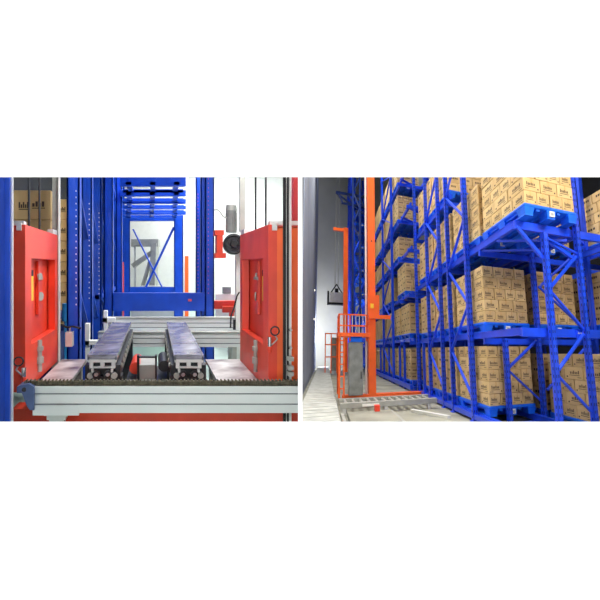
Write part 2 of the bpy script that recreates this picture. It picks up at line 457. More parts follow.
# panel joints on the end wall are real grooves of trim
mb=MB(R,'R'); mb.box(UW-.12,UW,6.5,VE,wf,14); struct(mb.build('wall_right_aisle','slate'))
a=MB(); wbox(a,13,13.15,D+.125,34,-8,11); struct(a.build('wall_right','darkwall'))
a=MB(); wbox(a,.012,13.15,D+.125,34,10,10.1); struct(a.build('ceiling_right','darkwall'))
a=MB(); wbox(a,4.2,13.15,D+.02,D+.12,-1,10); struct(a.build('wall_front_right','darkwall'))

# ------------------------------------------------------------------ white covered strip along the aisle
gs='white covered floor conveyor sections'
v=1.0; i=0
while v<23:
    ln_=1.55
    m=MB(R,'R'); m.box(-3.22,-2.47,v,v+ln_-.03,wf+.02,wf+.13,0,ch=.02)
    for q in range(4): m.box(-3.20,-2.49,v+.2+q*.36,v+.215+q*.36,wf+.13,wf+.137,0)
    o=m.build('conveyor_cover','cover')
    tag(o,'white film covered conveyor section, %s from the near end of the strip'%ORD[i],'conveyor',gs)
    v+=ln_; i+=1

# ------------------------------------------------------------------ stacker crane near
cr=thing('stacker_crane',R(-1.5,5.7,wf),'orange stacker crane with thick full height mast, railing and grey cabinet','crane')
U0=-1.60
m=MB(R); m.box(U0,U0+.20,5.65,5.95,wf+.12,8.0); m.box(U0+.09,U0+.11,5.645,5.65,-.0,.02); m.build('mast','orange',cr)
MB(R).tube(R(U0+.1,5.64,.83),R(U0+.1,5.66,.83),.018).build('bolt','dark',cr)
m=MB(R); m.box(U0-.075,U0-.03,5.75,5.83,wf+.12,8.0); m.build('guide_rail','steel_l',cr)
m=MB(R); m.box(-2.3,.0,5.65,5.9,wf+.03,wf+.12); m.build('base_beam','orange',cr)
# lift carriage next to the mast
m=MB(R); m.box(U0-.02,U0+.30,5.58,5.65,-.97,-.50); m.box(U0+.0,U0+.62,5.58,5.65,-1.06,-.97); m.build('lift_carriage','orange',cr)
m=MB(R); m.box(U0+.05,U0+.14,5.572,5.58,-.82,-.71); m.build('warning_sticker','yellow',cr,label='yellow square sticker')
# cabinet
cab=MB(R); cab.box(-2.16,-1.80,5.2,5.55,wf+.15,-1.62,0,ch=.015)
cabo=cab.build('control_cabinet','cabinet',cr)
MB(R).box(-2.145,-1.815,5.19,5.2,wf+.2,-1.68).build('cabinet_door','cabinet',cabo)
MB(R).box(-1.86,-1.84,5.175,5.19,-2.4,-2.25).build('handle','dark',cabo)
MB(R).box(-2.14,-1.82,5.22,5.5,-1.615,-1.48).build('cable_tray','plastic',cr,label='blue tray on the cabinet')
# railing cage
m=MB(R)
for (u,v) in ((-2.42,5.15),(-2.42,6.0),(-1.72,5.15),(-2.15,5.15)):
    m.box(u,u+.035,v,v+.035,wf+.12 if u<-2.3 else -1.60,-1.02)
    m.box(u,u+.035,v,v+.035,wf+.12 if u<-2.3 else -1.60,-1.02)
for w in (-1.04,-1.28): m.box(-2.42,-1.70,5.15,5.18,w,w+.03); m.box(-2.42,-2.39,5.15,6.0,w,w+.03)
m.build('railing','orange',cr)
m=MB(R); m.box(-2.42,-1.62,5.12,6.0,-1.50,-1.42); m.build('platform','orange',cr)
m=MB(R); m.box(-2.42,-1.62,5.12,5.15,-2.0,-1.97) if 0 else m.box(-2.42,-2.37,5.14,5.2,wf+.12,-1.5); m.box(-2.30,-2.26,5.14,5.18,wf+.12,-1.5)
for q in range(5): m.box(-2.42,-2.26,5.14,5.17,wf+.3+q*.25,wf+.325+q*.25)
m.build('ladder','orange',cr)
m=MB(R)
for q in range(7): m.box(-2.35+q*.09,-2.335+q*.09,5.16,5.175,-1.42,-1.04)
m.build('mesh_guard','steel_l',cr)
# second crane, far
c2=thing('stacker_crane',R(-1.6,16.5,wf),'distant orange stacker crane with thinner shorter mast near the end wall','crane')
MB(R).box(-1.76,-1.50,16.4,16.7,wf+.1,4.35).build('mast','orange',c2)
MB(R).box(-2.35,-1.5,16.4,16.6,4.15,4.30).build('top_arm','orange',c2)
m=MB(R)
for u in (-2.75,-2.45,-2.15): m.box(u,u+.05,15.6,15.65,wf+.1,-1.0)
for w in (-1.05,-1.55,-2.1): m.box(-2.75,-1.7,15.6,15.65,w,w+.05)
m.build('railing','orange',c2)
MB(R).box(-2.4,-1.9,15.75,16.2,wf+.2,-1.2).build('control_cabinet','cabinet',c2)

# dark truss brackets by the end wall
def truss(w0,ua,ub,lab):
    t=thing('truss_bracket',R(ub,17.6,w0),lab,'bracket','dark steel truss brackets high on the aisle')
    MB(R).box(ua,ub,17.5,17.6,w0+.55,w0+.68).build('top_chord','navy',t)
    MB(R).box(ua+.35,ub,17.5,17.6,w0,w0+.1).build('bottom_chord','navy',t)
    for q in range(3):
        a_=ua+q*(ub-ua)/3
        MB().bar(R(a_+.1,17.55,w0+.6),R(a_+.45,17.55,w0+.05),.07,.07).build('web_brace','navy',t)
    MB().bar(R(ua,17.55,w0+.6),R(ub,17.55,w0-.5),.08,.08).build('knee_brace','navy',t)
truss(6.0,-2.2,-.2,'upper dark truss bracket projecting from the far rack over the aisle')
truss(4.35,-2.5,-1.6,'lower dark truss bracket above the distant thin orange mast') if 0 else None
t=thing('navy_mast',R(-.6,15.5,wf),'dark navy lattice mast beside the far blue rack','mast')
for u in (-1.35,-.95): MB(R).box(u,u+.10,15.3,15.42,wf,10).build('chord','navy',t)
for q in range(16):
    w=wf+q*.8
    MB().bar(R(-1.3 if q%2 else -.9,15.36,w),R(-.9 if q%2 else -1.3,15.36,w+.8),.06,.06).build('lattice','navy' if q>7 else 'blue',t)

# hanging tray / hoist unit on the end wall
t=thing('hoist_unit',R(-2.0,19.5,.7),'grey hoist box hanging on ropes in front of the end wall','hoist')
MB(R).box(-2.48,-1.62,19.4,19.8,.86,1.42).build('housing','steel_l',t)
m=MB(R); m.box(-2.64,-1.6,19.35,19.85,.74,.85); m.box(-2.64,-2.52,19.35,19.85,.74,1.48); m.build('tray','dark',t)
for q in (-2.15,-1.95): MB(R).tube(R(q,19.6,1.42),R(q+.05,19.6,9.5),.02,n=6).build('rope','steel',t)
m=MB(R)
m.bar(R(-2.4,19.5,1.42),R(-2.05,19.5,1.9),.05,.05); m.bar(R(-1.7,19.5,1.42),R(-2.05,19.5,1.9),.05,.05); m.box(-2.15,-1.95,19.4,19.6,1.42,1.65); m.build('lifting_hook','dark',t)
# wall lamps on the aisle wall
for q,(vv,ww,lb) in enumerate(((17.5,1.2,'upper small round lamp on the dark aisle wall'),(17.5,-.25,'lower small round lamp on the dark aisle wall'))):
    m=MB(R); m.tube(R(UW+.005,vv,ww),R(UW+.06,vv,ww),.045); tag(m.build('wall_lamp','lamp'),lb,'lamp','small lamps on the aisle wall')

# ------------------------------------------------------------------ steel conveyor in front of crane
t=thing('roller_conveyor',R(-1.5,4.5,wf),'grey steel conveyor frame crossing the aisle in front of the orange crane','conveyor')
m=MB(R); m.box(-2.42,-.28,3.65,3.78,wf+.10,wf+.19); m.build('side_beam','steel',t)
m=MB(R); m.box(-2.42,-.28,4.35,4.45,wf+.10,wf+.19); m.build('side_beam','steel',t)
m=MB(R)
for q in range(12): m.tube(R(-2.3+q*.17,3.78,wf+.155),R(-2.3+q*.17,4.35,wf+.155),.03,n=8)
m.build('rollers','steel',t)
for u in (-2.38,-1.5,-.5):
    for v_ in (3.68,4.37): MB(R).box(u,u+.07,v_,v_+.07,wf,wf+.10).build('leg','steel_l',t)
m=MB(R); m.box(-1.98,-1.62,3.62,3.65,wf+.12,wf+.16); m.build('name_strip','offwhite',t,label='pale strip on the beam')
t=thing('machine_pedestal',R(-1.9,3.2,wf),'pale concrete pedestal block with red junction box, front of the aisle','pedestal')
MB(R).box(-2.30,-1.42,2.2,3.45,wf,wf+.07,0,ch=.01).build('block','floor',t)
MB(R).box(-1.76,-1.66,3.28,3.42,wf+.07,wf+.17).build('junction_box','red',t)
for ua_,lb in ((-2.42,'thin steel floor rail between the white strip and the pedestal'),(-1.40,'thin steel floor rail right of the pedestal')):
    tag(MB(R).box(ua_,ua_+.06,1.6,3.6,wf,wf+.04).build('floor_rail','steel'),lb,'rail','thin floor rails')
tag(MB().bar(R(-.95,3.4,wf+.03),R(-.45,2.4,wf+.03),.07,.05).build('floor_channel','steel_l'),'light steel channel lying slanted on the floor beside the rack foot','channel')

# ================================================================== LEFT HALL
def lbox(mb,x0,x1,Y0,Y1,y0,y1,Yr=None,mi=0,ch=0):
    """x0..x1 across and y0(top)..y1(bottom) measured at distance Yr, box runs Y0..Y1 back"""
    Yr=Yr or Y0
    return mb.box(lu(x0,Yr),lu(x1,Yr),Y0,Y1,lw(y1,Yr),lw(y0,Yr),mi,ch)
# dimensions with true-depth offset: u is constant along the depth direction
def Lmb(cl='L'): return MB(L,cl)
FL=ZF-CAMZ
# near blue post
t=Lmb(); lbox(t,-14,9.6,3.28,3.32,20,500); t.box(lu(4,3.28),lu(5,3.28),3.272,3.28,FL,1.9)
t.v=[Vector((p_.x,p_.y,max(p_.z,ZF))) for p_ in t.v]
tag(t.build('rack_post','blue_l'),'thick blue steel post at the far left edge','post')
t=Lmb(); t.box(lu(10.6,3.30),lu(12.6,3.30),3.30,3.32,FL,1.9); tag(t.build('guide_strip','steel_l'),'thin pale vertical strip beside the thick left blue post','rail')

# near conveyor
cv=thing('belt_conveyor',L(lu(150,3.4),3.4,FL),'near aluminium conveyor crossing the whole foreground with ribbed chain on top','conveyor')
b=Lmb(); Y=3.4
lbox(b,33,299,Y,Y+.14,386.2,413)
lbox(b,33,79,Y-.012,Y+.02,405,415,Y)
b.build('profile_beam','alu',cv)
for yy in (393.2,403.6):
    b=Lmb(); lbox(b,33,299,Y-.004,Y+.02,yy,yy+1.1,Y); b.build('groove','alu_d',cv)
b=Lmb(); lbox(b,33,299,Y-.008,Y+.02,386.2,388.2,Y); b.build('top_lip','alu',cv)
b=Lmb()
n=150; x0=lu(24,Y); x1=lu(300,Y)
for q in range(n):
    a_=x0+(x1-x0)*q/n; b.box(a_,a_+(x1-x0)/n*.72,Y+.005,Y+.035,lw(386,Y),lw(380.0 if q%2 else 381.4,Y))
b.box(x0,x1,Y+.012,Y+.04,lw(386.2,Y),lw(382,Y))
b.build('chain','brush',cv)
b=Lmb(); z=lambda y:lw(y,Y)
pr=[(18,386),(22,384),(30,383),(35,386),(35,409),(31,409),(28,405),(23,392),(18,392)]
for i in range(1): 
    k=len(b.v); b.v+=[L(lu(px,Y),Y-.03,z(py)) for px,py in pr]+[L(lu(px,Y),Y+.10,z(py)) for px,py in pr]; nn=len(pr)
    b.f.append(tuple(range(k,k+nn))); b.m.append(0); b.f.append(tuple(reversed(range(k+nn,k+2*nn)))); b.m.append(0)
    for q in range(nn): b.f.append((k+q,k+(q+1)%nn,k+nn+(q+1)%nn,k+nn+q)); b.m.append(0)
ep=b.build('end_bracket','bluegrey',cv)
b=Lmb(); b.tube(L(lu(25.5,Y),Y-.034,z(388.5)),L(lu(25.5,Y),Y-.02,z(388.5)),.018,n=16); b.build('axle_hole','black',ep)
b=Lmb(); lbox(b,46,65,Y+.02,Y+.12,415,421,Y); lbox(b,44,67,Y+.0,Y+.13,414,416,Y); b.box(lu(48,Y),lu(63,Y),Y+.03,Y+.11,FL,lw(420,Y)); b.build('leg','steel_l',cv)
# red base beam below
b=Lmb(); lbox(b,12,299,3.62,3.8,409,425,3.62); o=b
b.box(lu(20,3.62),lu(30,3.62),3.64,3.78,FL,lw(424,3.62)); b.box(lu(270,3.62),lu(280,3.62),3.64,3.78,FL,lw(424,3.62))
tag(b.build('base_beam','red'),'long red base beam below the near aluminium conveyor','beam')
# loading platform surface
for (x0_,x1_,lb) in ((61,86,'mauve film wrapped plate left of the two forks'),(206,240,'mauve film wrapped plate right of the two forks')):
    b=Lmb(); b.box(lu(x0_,4.8)-(.0),lu(x1_,4.8)+(.0),3.57,4.85,-1.10,-1.065)
    b.box(lu(x0_,4.8)+.02,lu(x1_,4.8)-.02,3.9,4.0,FL,-1.10); b.box(lu(x0_,4.8)+.02,lu(x1_,4.8)-.02,4.6,4.7,FL,-1.10)
    tag(b.build('loading_plate','film'),lb,'plate','film wrapped plates beside the forks')
# red carriages
def carriage(side):
    if side=='L':
        un=lu(24.5,3.6); wdt=-.27; lab='left red steel carriage frame beside the blue post'
    else:
        un=lu(269,3.6); wdt=.27; lab='right red steel carriage frame by the white guide rails'
    t=thing('lift_carriage',L(un+wdt/2,4.2,-1.08),lab,'carriage','red carriage frames')
    Y0,Y1=3.62,4.82; w0,w1=-1.08,.365
    s=1 if wdt>0 else -1
    th=.034*s
    def bx(mb,a,b_,*r): mb.box(min(a,b_),max(a,b_),*r)
    b=Lmb()
    # inner side panel with a window (x-thickness th), then body ring
    hv0,hv1,hw0,hw1=3.80,4.70,-.70,.08
    bx(b,un,un+th*2.2,Y0,hv0,w0,w1); bx(b,un,un+th*2.2,hv1,Y1,w0,w1)
    bx(b,un,un+th*2.2,hv0,hv1,w0,hw0); bx(b,un,un+th*2.2,hv0,hv1,hw1,w1)
    b.build('side_frame','red',t)
    b=Lmb(); bx(b,un+th*2.2,un+wdt,Y0,Y0+.04,w0,w1-.02); b.build('front_panel','orange' if side=='R' else 'red',t)
    b=Lmb(); bx(b,un+th*2.2,un+wdt,Y1-.04,Y1,w0,w1-.02); bx(b,un+th*2.2,un+wdt,Y0,Y1,w1-.03,w1-.01); b.build('body','red',t)
    b=Lmb(); bx(b,un+th*2.6,un+th*2.9,Y0+.04,Y1-.04,w0,w1-.03); inner=b.build('inner_panel','red',t)
    # cut-outs in the inner panel: dark slot with yellow block, latch pieces
    b=Lmb(); bx(b,un+th*2.5,un+th*2.62,4.0,4.16,-.30,-.03); b.build('slot','black',inner)
    b=Lmb(); bx(b,un+th*2.40,un+th*2.58,4.08,4.15,-.33,-.09); b.build('pad','yellow',inner,label='yellow pad in the dark slot')
    b=Lmb(); bx(b,un+th*1.7,un+th*2.5,4.24,4.36,-.48,.06); b.build('stiffener','red',inner)
    b=Lmb(); b.tube(L(un+th*1.4,4.30,-.30),L(un+th*1.75,4.30,-.30),.045,n=18); b.build('latch_disc','steel',inner)
    b=Lmb(); b.tube(L(un+th*1.2,4.26,-.09),L(un+th*1.75,4.26,-.09),.03,n=10); b.box(min(un+th*1.2,un+th*1.6),max(un+th*1.2,un+th*1.6),4.2,4.34,-.13,-.10); b.build('latch_pin','steel',inner)
    # roller unit at the bottom of the frame
    b=Lmb(); uu=un-.012*s
    b.tube(L(uu,4.02,-1.0),L(uu,4.02,-.70),.022,n=10); b.tube(L(uu,4.02,-.92),L(uu,4.02,-.86),.036,n=12); b.tube(L(uu,4.02,-.80),L(uu,4.02,-.76),.034,n=12); b.build('adjuster_bolt','steel',t)
    # top mounting channel
    b=Lmb(); bx(b,un+wdt,un+.02*s,Y0+.02,Y0+.10,w1+.0,w1+.035); b.build('mount_channel','steel_l',t)
    b=Lmb(); bx(b,un-.0,un+.06*s,Y1-.22,Y1-.02,w1,w1+.05); b.build('mount_channel','steel_l',t)
    b=Lmb(); bx(b,un+.03*s,un+.07*s,Y0-.02,Y0+.02,w1-.05,w1+.01); b.build('mount_bolt','steel_l',t)
    return t
carriage('L'); carriage('R')
# guide rails and ropes on the carriages
def vrail(name,px,wpx,Y,ytop,ybot,m,lab,cat='rail',depth=.05,round_=False,grp=None):
    b=Lmb()
    if round_: b.tube(L(lu(px,Y),Y,lw(ybot,Y)),L(lu(px,Y),Y,3.2),wpx/F*Y/2,n=8)
    else: b.box(lu(px-wpx/2,Y),lu(px+wpx/2,Y),Y,Y+depth,lw(ybot,Y),3.2)
    return tag(b.build(name,m),lab,cat,grp)
gr='steel ropes above the red carriages'
vrail('steel_rope',29.0,2.0,4.0,0,233,'dark','dark rope over the left red carriage, left one','rope',round_=True,grp=gr)
vrail('steel_rope',39.5,2.0,4.3,0,235,'dark','dark rope over the left red carriage, right one','rope',round_=True,grp=gr)
vrail('steel_rope',255.6,1.9,4.3,0,233,'dark','dark rope over the right red carriage, left one','rope',round_=True,grp=gr)
vrail('steel_rope',265.8,1.9,3.95,0,231,'dark','dark rope over the right red carriage, right one','rope',round_=True,grp=gr)
vrail('guide_rail',55.0,5.5,4.86,0,380,'steel','grey vertical guide rail behind the left red carriage')
vrail('guide_rail',58.8,1.3,4.84,0,380,'offwhite','thin white vertical strip along the left red carriage')
vrail('guide_rail',242.6,5.2,4.86,0,232,'steel','grey vertical guide rail rising behind the right red carriage')
# white guide mast right
t=thing('guide_mast',L(lu(287,3.5),3.5,FL),'white vertical guide mast with black edges in front of the right carriage','mast')
b=Lmb(); b.box(lu(285.4,3.5),lu(291.5,3.5),3.50,3.52,FL,3.2); b.build('profile','offwhite',t)
b=Lmb(); b.box(lu(282.8,3.5),lu(285.4,3.5),3.485,3.499,FL,3.2); b.build('edge_strip','black',t)
b=Lmb(); b.box(lu(287.2,3.49),lu(288.8,3.49),3.488,3.50,FL,3.2); b.build('edge_strip','black',t)
for yy in (357,366,372):
    b=Lmb(); b.box(lu(288,3.45),lu(293.5,3.45),3.44,3.50,lw(yy+4,3.45),lw(yy,3.45)); b.build('clamp','steel',t)
for yy in (330,348):
    b=Lmb(); b.tube(L(lu(290.5,3.47),3.46,lw(yy,3.47)),L(lu(290.5,3.47),3.50,lw(yy,3.47)),.012,n=8); b.build('screw','chrome',t)
b=Lmb(); b.box(lu(293.3,4.0),lu(299,4.0),4.0,4.1,lw(228,4.0),3.2); tag(b.build('back_post','maroon'),'dark red post rising behind the right carriage at the divider','post')

# cable rings with tags
def ring_tag(px,py,Y,lab):
    t=thing('wire_ring',L(lu(px,Y),Y,lw(py,Y)),lab,'ring','wire rings hanging on the carriages')
    Lm=Lmb(); Lm.ring(L(lu(px,Y),Y,lw(py,Y)),Vector((.25,-1,.15)),.036,.0065); Lm.build('ring','dark',t)
    b=Lmb(); x=lu(px,Y); zz=lw(py,Y)
    b.path([L(x,Y,zz-.036),L(x+.02*(1 if px<100 else -1)*-1,Y,zz-.07),L(x+.03*(1 if px<100 else -1),Y,zz-.12)],.006); b.build('cord','steel',t)
    b=Lmb(); sx=.045*(1 if px<100 else -1); b.tube(L(x+sx,Y,zz-.05),L(x+sx,Y,zz-.13),.016,n=10); b.build('turnbuckle','chrome',t)
    b=Lmb(); b.tube(L(x+sx,Y,zz-.13),L(x+sx,Y,zz-.18),.018,n=10); b.build('red_sleeve','red',t,label='red sleeve')
ring_tag(18.5,361.5,3.56,'dark wire ring with chrome turnbuckle on the left red carriage')
ring_tag(275,331,3.56,'dark wire ring with chrome turnbuckle on the right red carriage')

# ------------------------------------------------------------------ telescopic forks
def fork(xa,xb,lab):
    Y0,Y1=3.74,5.95; ua,ub=lu(xa,Y0),lu(xb,Y0); wt=lw(355.5,Y0); h=.21
    t=thing('telescopic_fork',L((ua+ub)/2,Y0,wt-h-.05),lab,'fork','telescopic forks between the carriages')
    b=Lmb(); n=4; ln=(Y1-Y0)/n
    for q in range(n):
        b.box(ua+.012,ub-.012,Y0+q*ln+.012,Y0+(q+1)*ln-.012,wt-.012,wt+.004)
    b.build('top_cover','lilac',t)
    b=Lmb(); b.box(ua,ub,Y0,Y1,wt-.035,wt-.012); b.box(ua-.006,ua+.012,Y0,Y1,wt-.04,wt+.008); b.box(ub-.012,ub+.006,Y0,Y1,wt-.04,wt+.008); b.build('upper_plate','lilac',t)
    b=Lmb(); b.box(ua+.03,ub-.03,Y0+.03,Y1,wt-h+.03,wt-.035); b.build('core','dark',t)
    b=Lmb()
    b.box(ua+.0,ub-.0,Y0+.0,Y0+.03,wt-.062,wt-.036); b.box(ua+.012,ua+.045,Y0,Y0+.03,wt-.115,wt-.06); b.box(ub-.045,ub-.012,Y0,Y0+.03,wt-.115,wt-.06); b.box((ua+ub)/2-.018,(ua+ub)/2+.018,Y0,Y0+.03,wt-.11,wt-.06); b.box(ua+.045,ub-.045,Y0+.005,Y0+.03,wt-.115,wt-.10); b.box(ua+.03,ua+.05,Y0-.01,Y0+.02,wt-.15,wt-.12); b.box(ub-.05,ub-.03,Y0-.01,Y0+.02,wt-.15,wt-.12)
    b.build('front_bracket','steel_l',t)
    for uu in (ua+.075,ub-.075):
        b=Lmb(); b.tube(L(uu,Y0-.02,wt-.165),L(uu,Y0+.04,wt-.165),.032,n=16,mi=1); b.tube(L(uu,Y0-.025,wt-.165),L(uu,Y0-.01,wt-.165),.017,n=12); b.build('roller',['chrome','black'],t)
    for uu in (ua+.02,ub-.02):
        b=Lmb(); b.tube(L(uu,Y0-.01,wt-.18),L(uu,Y0+.04,wt-.18),.026,n=14); b.build('roller','steel',t)
    b=Lmb(); b.box(ua-.03,ua+.01,Y0+.02,Y1,wt-h,wt-.09); b.box(ub-.01,ub+.03,Y0+.02,Y1,wt-h,wt-.09); b.build('outer_rail','dark',t)
    for q in range(9):
        vv=Y0+.15+q*.22
        for sgn,uu in ((1,ub+.03),(-1,ua-.03)):
            b=Lmb(); b.tube(L(uu,vv,wt-.12),L(uu+sgn*.012,vv,wt-.12),.022,n=12); b.build('side_roller','steel',t)
    for yy in (Y0+.1,Y1-.3): b=Lmb(); b.box(ua-.04,ub+.04,yy,yy+.15,FL,wt-h); b.build('support','dark',t)
fork(88,116.5,'left telescopic fork with lilac grey covers and chrome rollers')
fork(174.5,203,'right telescopic fork with lilac grey covers and chrome rollers')
# middle drive between the forks
t=thing('drive_unit',L(lu(147,4.1),4.2,FL),'small dark chain drive between the two forks with red motor','drive')
b=Lmb(); b.box(lu(139,4.1),lu(155,4.1),4.1,4.5,-1.12,-.96); b.build('housing','steel',t)
b=Lmb(); b.box(lu(137,4.1),lu(139.4,4.1),4.08,4.14,-1.14,-.86); b.box(lu(155,4.1),lu(157,4.1),4.08,4.14,-1.14,-.86); b.box(lu(137,4.1),lu(157,4.1),4.08,4.12,-.885,-.87); b.build('frame','dark',t)
b=Lmb(); b.tube(L(lu(136,4.2),4.15,-1.0),L(lu(136,4.2),4.6,-1.0),.06,.05,n=14); b.build('motor','red',t)
b=Lmb(); b.tube(L(lu(164,4.2),4.15,-.98),L(lu(164,4.2),4.6,-.98),.055,n=14); b.build('motor','dark',t)
b=Lmb(); b.box(lu(126,4.1),lu(168,4.1),4.0,4.75,FL,-1.12); b.build('bed','dark',t)
# aluminium cross beams behind
def alubeam(x0,x1,y0,y1,Y,lab,dark_end=True,gro=(.35,.72)):
    t=thing('cross_beam',L((lu(x0,Y)+lu(x1,Y))/2,Y,lw(y1,Y)),lab,'beam','aluminium cross beams behind the forks')
    b=Lmb(); b.box(lu(x0,Y),lu(x1,Y),Y,Y+.12,lw(y1,Y),lw(y0,Y)); b.build('profile','alu',t)
    for q in gro:
        yy=y0+(y1-y0)*q; b=Lmb(); b.box(lu(x0,Y),lu(x1,Y),Y-.004,Y+.01,lw(yy+.7,Y),lw(yy,Y)); b.build('groove','alu_d',t)
    b=Lmb(); b.box(lu(x0,Y),lu(x1,Y),Y-.02,Y+.12,lw(y0,Y),lw(y0-1.2,Y)); b.build('top_rail','steel',t)
    if dark_end:
        b=Lmb(); b.box(lu(x1-6,Y),lu(x1-3,Y),Y-.03,Y,lw(y1-1,Y),lw(y0+1,Y)); b.build('end_clamp','dark',t)
    for xx in (x0+10,x1-10):
        b=Lmb(); b.box(lu(xx,Y),lu(xx+5,Y),Y+.02,Y+.10,FL,lw(y1,Y)); b.build('leg','steel',t)
alubeam(104,239,318.5,330.5,6.5,'upper rear aluminium cross beam below the blue portal frame')
alubeam(98,242,333,347,6.12,'lower rear aluminium cross beam just behind the forks',False)
for (x0_,x1_,y0_,y1_,Y_,lb) in ((103.5,107,311,322,6.3,'upper white bracket left of the rear beams'),(85,89,324,345,5.6,'lower white bracket left of the rear beams')):
    b=Lmb(); lbox(b,x0_,x1_,Y_,Y_+.12,y0_,y1_); lbox(b,x0_,x1_+8,Y_,Y_+.12,y1_-4,y1_); b.box(lu(x0_,Y_),lu(x1_,Y_),Y_+.02,Y_+.1,FL,lw(y1_,Y_))
    tag(b.build('bracket','offwhite'),lb,'bracket','white brackets on the left')
b=Lmb(); lbox(b,121,208,7.6,7.9,347,352,7.6); b.box(lu(121,7.6),lu(208,7.6),7.6,7.9,FL,lw(352,7.6)); tag(b.build('floor_step','lfloor'),'low pale green step on the floor behind the cross beams','step')

# ------------------------------------------------------------------ blue racks of left hall
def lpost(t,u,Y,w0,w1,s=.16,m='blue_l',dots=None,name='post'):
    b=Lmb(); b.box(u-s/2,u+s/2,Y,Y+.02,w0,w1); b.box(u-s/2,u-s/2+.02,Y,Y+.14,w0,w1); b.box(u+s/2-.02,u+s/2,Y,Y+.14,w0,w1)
    mats=[m,'pale','reddot']
    if dots:
        for i in range(int((w1-w0)/.075)):
            c=w0+.04+i*.075
            if not (dots[0]<c<dots[1]): continue
            b.face([L(u+dots[2],Y-.002,c),L(u+dots[2]+.012,Y-.002,c),L(u+dots[2]+.012,Y-.002,c+.018),L(u+dots[2],Y-.002,c+.018)],dots[3])
    return b.build(name,mats,t)
lr=thing('storage_rack',L(-.97,7,FL),'blue pallet rack left of the tunnel with closely spaced posts','rack','blue racks around the tunnel')
US=-.975; posts=[5.0,6.0,7.05,8.4,10.2,12.4]
for i,Yp in enumerate(posts):
    lpost(lr,US,Yp,FL,3.2,s=.15 if i else .155,dots=(-.5,.9,.03,1) if i<4 else None)
    if i>2: lpost(lr,US-.42,Yp+.1,FL,3.2,s=.1,m='navy')
for i in range(5):
    a_,b_=posts[i]+.08,posts[i+1]+.08
    w=-.9
    while w<2.6:
        MB(L).bar(L(US,a_,w+.8),L(US,b_,w),.05,.03).build('brace','blue_l',lr); w+=1.25
for w in (-.75,2.3):
    MB(L).box(US-.45,US-.38,5,12.5,w,w+.1).build('rail','navy',lr)
    MB(L).box(US-.06,US+.04,7.05,12.5,w+.2,w+.28).build('rail','blue_l',lr)
# portal frames along the tunnel
def portal(Y,x0,x1,y0,y1,bw,bh,lab,cross=False,top=True,dots=True,pw=None):
    t=thing('portal_frame',L((lu(x0,Y)+lu(x1,Y))/2,Y,FL),lab,'frame','blue portal frames around the tunnel')
    pw=pw or bw
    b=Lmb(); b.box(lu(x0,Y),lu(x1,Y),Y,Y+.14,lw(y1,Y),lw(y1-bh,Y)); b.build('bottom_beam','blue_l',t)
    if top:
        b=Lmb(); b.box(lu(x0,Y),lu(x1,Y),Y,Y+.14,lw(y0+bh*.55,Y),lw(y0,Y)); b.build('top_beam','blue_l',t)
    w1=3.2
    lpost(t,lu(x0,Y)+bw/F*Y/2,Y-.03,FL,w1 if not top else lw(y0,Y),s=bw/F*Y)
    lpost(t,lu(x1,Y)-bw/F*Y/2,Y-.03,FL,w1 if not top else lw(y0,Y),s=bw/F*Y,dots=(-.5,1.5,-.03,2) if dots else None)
    if cross:
        for a_,b_ in (((133,229),(162,287)),((174,227),(146,287))):
            MB(L).bar(L(lu(a_[0],Y),Y+.07,lw(a_[1],Y)),L(lu(b_[0],Y),Y+.07,lw(b_[1],Y)),.06,.03).build('cross_brace','blue_l',t)
    return t
pt=portal(7.2,104,214,150,311,9,18,'nearest blue portal frame with wide bottom beam and perforated right post',top=False)
lpost(pt,lu(205.5,7.3),7.36,FL,3.2,s=.15,dots=(-.6,1.6,0,1))
b=MB(L); b.box(lu(188,7.2),lu(191.5,7.2),7.16,7.2,lw(301,7.2),lw(299,7.2)); b.build('pink_tag','reddot',pt,label='small pink tag')
portal(8.7,116,202,150,302,6,9,'second blue portal frame of the tunnel, inside the nearest',top=False)
portal(12.2,121,183,217,294,9,7,'farthest blue portal frame with crossed braces against white wall',cross=True,dots=False)
b=Lmb(); b.box(lu(183.5,11.5),lu(188,11.5),11.5,11.6,FL,3.2); tag(b.build('pale_post','offwhite'),'pale vertical post right of the farthest portal frame','post')
b=Lmb(); b.box(lu(185,11.2),lu(188.5,11.2),11.2,11.3,FL,lw(256,11.2)); tag(b.build('orange_post','orange'),'short orange post at the right of the farthest portal frame','post')
b=Lmb(); b.box(lu(122,10.0),lu(123.6,10.0),10.0,10.1,FL,lw(262,10.0)); tag(b.build('red_strip','red'),'thin red strip at the left of the farthest portal frame','post')
# shelf beams crossing above the tunnel
sb=[(7.9,176,186,0),(8.6,190,196,0),(9.4,199,203.5,1),(10.3,205.5,209,0),(11.2,211,214.5,0)]
for i,(Y,y0,y1,c) in enumerate(sb):
    t=thing('shelf_beam',L(lu(155,Y),Y,lw(y1,Y)),'blue shelf beam over the tunnel, %s from the top'%ORD[i],'beam','blue shelf beams over the tunnel')
    b=Lmb(); b.box(lu(120,Y),lu(186,Y),Y,Y+.1,lw(y1,Y),lw(y0,Y)); b.build('front_rail','blue_l',t)
    b=Lmb(); b.box(lu(120,Y),lu(186,Y),Y+.7,Y+.76,lw(y1,Y),lw(y1,Y)+.07); b.build('back_rail','blue_l',t)
    for q in range(3): b=Lmb(); uu=lu(126+q*24,Y); b.box(uu,uu+.1,Y,Y+.8,lw(y1,Y)+.02,lw(y1,Y)+.08); b.build('tie_bar','blue_l',t)
